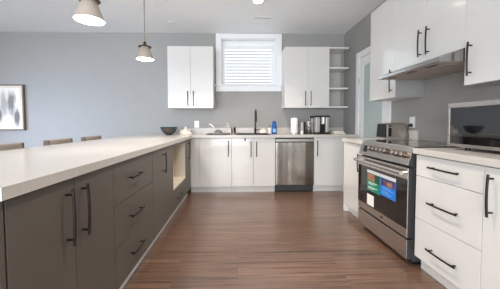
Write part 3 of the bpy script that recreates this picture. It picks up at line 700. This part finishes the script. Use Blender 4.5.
B(KX0-0.012, KX1+0.004, 4.02, 4.385, ZT_+0.286, ZT_+0.308).build('lid', M_BLACK, cm, bevel=0.008)
B(KX0-0.004, KX1+0.010, 4.03, 4.38, ZT_, ZT_+0.025).build('drip_tray', M_BLACK, cm, bevel=0.004)
B(KX0-0.034, KX0-0.004, 4.20, 4.34, ZT_+0.001, ZT_+0.27).build('water_tank', M_CLEAR, cm, bevel=0.006, label='clear water tank')
ft = MB(); ft.box(1.62, 1.82, 4.03, 4.25, ZT_, ZT_+0.018); ft.box(1.625, 1.80, 4.04, 4.24, ZT_+0.0182, ZT_+0.034); ft.box(1.64, 1.79, 4.06, 4.23, ZT_+0.0342, ZT_+0.05)
tag(ft.build('folded_towel', M_CLOTH, bevel=0.007, seg=3), 'folded white cloth stack at right end of back counter', 'cloth')

# ------------------------------------------------------------------ counter stools
GS = 'counter stools behind the peninsula'
def stool(y, label):
    t = thing('counter_stool', label, 'stool', (-1.90, y, 0), group=GS)
    # seat tucks partly under the overhanging counter (open side +x), back rest on the far side curves around
    MB().prism([(-2.05+0.03, y-0.19), (-1.66, y-0.20), (-1.64, y-0.17), (-1.64, y+0.17), (-1.66, y+0.20), (-2.05+0.03, y+0.19)], 'Z', 0.60, 0.665).build('seat', M_STOOL, t, bevel=0.02, seg=3)
    return t
def stool_full(y, label):
    t = thing('counter_stool', label, 'stool', (-1.95, y, 0), group=GS)
    x0 = -1.775
    MB().prism([(-2.20, y-0.17), (-2.17, y-0.2), (-1.80, y-0.19), (-1.80, y+0.19), (-2.17, y+0.2), (-2.20, y+0.17)], 'Z', 0.60, 0.668).build('seat', M_STOOL, t, bevel=0.018, seg=3)
    return t
def stool_back(t, y):
    # gently curved low back, outer face towards the counter
    b = MB(); n = 12; th = 0.045
    outer = []; inner = []
    for k in range(n+1):
        s = -1 + 2*k/n; yy = y + 0.156*s; xx = -1.742 - 0.035*s*s
        outer.append((xx, yy)); inner.append((xx - th, yy*1.0))
    b.prism(outer + inner[::-1], 'Z', 0.72, 0.945)
    bk = b.build('backrest', M_STOOL, t, bevel=0.014, seg=3)
    for s in (-1, 1):
        yy = y + s*0.157
        MB().box(-1.826, -1.775, min(yy, yy+s*0.014), max(yy, yy+s*0.014), 0.72, 0.943).build('backrest_end', M_STOOLG, bk, bevel=0.005, label='charcoal end piping')
    for s in (-1, 1): MB().box(-1.80, -1.775, y+s*0.14-0.014, y+s*0.14+0.014, 0.64, 0.72).build('back_post', M_STOOLW, t, bevel=0.003)
    for sx, sy in ((-1, -1), (-1, 1), (1, -1), (1, 1)):
        MB().rod((-1.985+sx*0.16, y+sy*0.15, 0.60), (-1.985+sx*0.20, y+sy*0.185, 0.0), 0.019, 0.014, 12).build('leg', M_STOOLW, t, smooth=True)
    ring = MB()
    P = [(-1.985+sx*0.184, y+sy*0.171, 0.24) for sx, sy in ((-1, -1), (1, -1), (1, 1), (-1, 1), (-1, -1))]
    for a, c_ in zip(P, P[1:]): ring.rod(a, c_, 0.009, n=8)
    ring.build('footrest', M_STOOLW, t, smooth=True)
for y, lab in ((1.915, 'taupe counter stool at left edge of photo, nearest of the three stools'),
               (2.515, 'taupe counter stool in the middle of the three behind the peninsula'),
               (3.07, 'taupe counter stool farthest of the three, closest to the back wall')):
    t = stool_full(y, lab); stool_back(t, y)

# ------------------------------------------------------------------ picture on the back wall
pc = thing('framed_picture', 'brown framed pale canvas with grey brush marks on back wall', 'picture', (-4.2, YB, 1.0))
x0, x1, z0, z1 = -4.72, -3.725, 0.985, 1.785
f = MB(); f.box(x0, x0+0.022, YB-0.045, YB-0.001, z0, z1); f.box(x1-0.022, x1, YB-0.045, YB-0.001, z0, z1)
f.box(x0+0.022, x1-0.022, YB-0.045, YB-0.001, z0, z0+0.022); f.box(x0+0.022, x1-0.022, YB-0.045, YB-0.001, z1-0.022, z1)
f.build('frame', M_PFRAME, pc, bevel=0.002)
f = MB(); a, b_ = 0.0225, 0.062
f.box(x0+a, x0+b_, YB-0.040, YB-0.004, z0+a, z1-a); f.box(x1-b_, x1-a, YB-0.040, YB-0.004, z0+a, z1-a)
f.box(x0+b_, x1-b_, YB-0.040, YB-0.004, z0+a, z0+b_); f.box(x0+b_, x1-b_, YB-0.040, YB-0.004, z1-b_, z1-a)
f.build('liner', M_PMAT, pc, label='pale beige liner')
def art_material():
    M = bpy.data.materials.new('canvas with grey brush marks'); M.use_nodes = True
    nt = M.node_tree; N = nt.nodes; L = nt.links; b = N['Principled BSDF']; b.inputs['Roughness'].default_value = 0.8
    tc = N.new('ShaderNodeTexCoord'); mp = N.new('ShaderNodeMapping'); mp.inputs['Scale'].default_value = (1, 1, 1); L.new(tc.outputs['Object'], mp.inputs[0])
    nz = N.new('ShaderNodeTexNoise'); nz.inputs['Scale'].default_value = 14; nz.inputs['Detail'].default_value = 5
    mp2 = N.new('ShaderNodeMapping'); mp2.inputs['Scale'].default_value = (1, 1, 0.35); L.new(tc.outputs['Object'], mp2.inputs[0]); L.new(mp2.outputs[0], nz.inputs[0])
    prev = None
    # soft elliptical brush marks at fixed places on the canvas (object space)
    for (ex, ez, rx, rz, amt) in ((0.26, 0.47, 0.075, 0.22, 0.85), (0.345, 0.22, 0.05, 0.15, 0.9), (0.13, 0.44, 0.07, 0.22, 0.6), (0.04, 0.24, 0.06, 0.16, 0.9), (-0.05, 0.5, 0.06, 0.15, 0.6), (-0.22, 0.4, 0.05, 0.16, 0.7), (-0.35, 0.3, 0.04, 0.12, 0.6)):
        s = N.new('ShaderNodeVectorMath'); s.operation = 'SUBTRACT'; s.inputs[1].default_value = (ex, 0, ez); L.new(mp.outputs[0], s.inputs[0])
        q = N.new('ShaderNodeVectorMath'); q.operation = 'MULTIPLY'; q.inputs[1].default_value = (1/rx, 0, 1/rz); L.new(s.outputs[0], q.inputs[0])
        ln = N.new('ShaderNodeVectorMath'); ln.operation = 'LENGTH'; L.new(q.outputs[0], ln.inputs[0])
        ad = N.new('ShaderNodeMath'); ad.operation = 'MULTIPLY_ADD'; L.new(nz.outputs[0], ad.inputs[0]); ad.inputs[1].default_value = 1.4; L.new(ln.outputs['Value'], ad.inputs[2])
        mr = N.new('ShaderNodeMapRange'); mr.inputs[1].default_value = 1.9; mr.inputs[2].default_value = 1.2; mr.inputs[3].default_value = 0; mr.inputs[4].default_value = amt; L.new(ad.outputs[0], mr.inputs[0])
        if prev is None: prev = mr
        else:
            mx = N.new('ShaderNodeMath'); mx.operation = 'MAXIMUM'; L.new(prev.outputs[0], mx.inputs[0]); L.new(mr.outputs[0], mx.inputs[1]); prev = mx
    mix = N.new('ShaderNodeMix'); mix.data_type = 'RGBA'; mix.inputs[6].default_value = rgb(226, 222, 215); mix.inputs[7].default_value = rgb(98, 94, 90)
    L.new(prev.outputs[0], mix.inputs[0]); L.new(mix.outputs[2], b.inputs['Base Color'])
    return M
B(x0+b_, x1-b_, YB-0.034, YB-0.006, z0+b_, z1-b_).build('canvas', art_material(), pc, label='pale canvas with grey brush marks')

# ------------------------------------------------------------------ pendant lamps
def pendant(x, y, zb, label):
    t = thing('pendant_lamp', label, 'pendant lamp', (x, y, zb), group='cone pendant lamps over the peninsula')
    MB().lathe((x, y, HC), [(0.0, -0.022), (0.055, -0.022), (0.06, -0.014), (0.06, -0.0005)], 28, cap=False).build('canopy', M_BRONZE, t, smooth=True)
    MB().rod((x, y, zb+0.205), (x, y, HC-0.02), 0.005).build('cord', M_CORD, t, smooth=True)
    MB().lathe((x, y, zb), [(0.072, 0.1415), (0.075, 0.144), (0.072, 0.147), (0.030, 0.151), (0.020, 0.172), (0.014, 0.205)], 32).build('cap', M_BRONZE, t, smooth=True)
    MB().lathe((x, y, zb), [(0.046, 0.141), (0.050, 0.130), (0.101, 0.0), (0.098, 0.0), (0.047, 0.130)], 40, cap=False).build('shade', M_SHADE, t, smooth=True)
    MB().lathe((x, y, zb), [(0.0985, 0.001), (0.094, 0.003), (0.0, 0.003)], 40, cap=False).build('diffuser', M_GLOW, t, smooth=True, label='glowing white diffuser')
    spot('pendant_light', (x, y, zb-0.012), PEND_W, (1.0, 0.91, 0.80), 165, 0.09)
PEND_W = 27
pendant(-1.065, 1.83, 1.845, 'lit cone pendant lamp nearest the camera, cut by top edge of photo')
pendant(-1.075, 2.93, 1.850, 'lit cone pendant lamp farther away, hanging before the grey back wall')

# ceiling fixtures
rl = thing('recessed_light', 'lit round recessed light in ceiling in front of the window', 'ceiling light', (0.283, 3.265, HC-0.004))
MB().lathe((0.283, 3.265, HC), [(0.062, -0.004), (0.085, -0.005), (0.09, -0.0005)], 32, cap=False).build('trim_ring', M_TRIM, rl, smooth=True)
MB().lathe((0.283, 3.265, HC), [(0.0, -0.003), (0.062, -0.003)], 32, cap=False).build('lens', M_POT, rl)
vt = thing('ceiling_vent', 'narrow white slot vent in ceiling near the window', 'vent', (0.387, 3.775, HC-0.006))
B(0.245, 0.53, 3.735, 3.815, HC-0.005, HC-0.0003).build('plate', M_TRIM, vt, bevel=0.001)
B(0.258, 0.517, 3.768, 3.782, HC-0.0065, HC-0.0052).build('slot', M_DGREY, vt, label='dark slot')
for x, y, r, lb in ((-1.03, 3.995, 0.07, 'small pale round ceiling cover close to the back wall'), (-1.0, 3.317, 0.075, 'pale round ceiling cover near the farther pendant lamp')):
    tag(MB().lathe((x, y, HC), [(0.0, -0.005), (r*0.94, -0.005), (r, -0.0005)], 32, cap=False).build('ceiling_cover', M_CEIL, smooth=True), lb, 'ceiling cover', 'round ceiling covers')
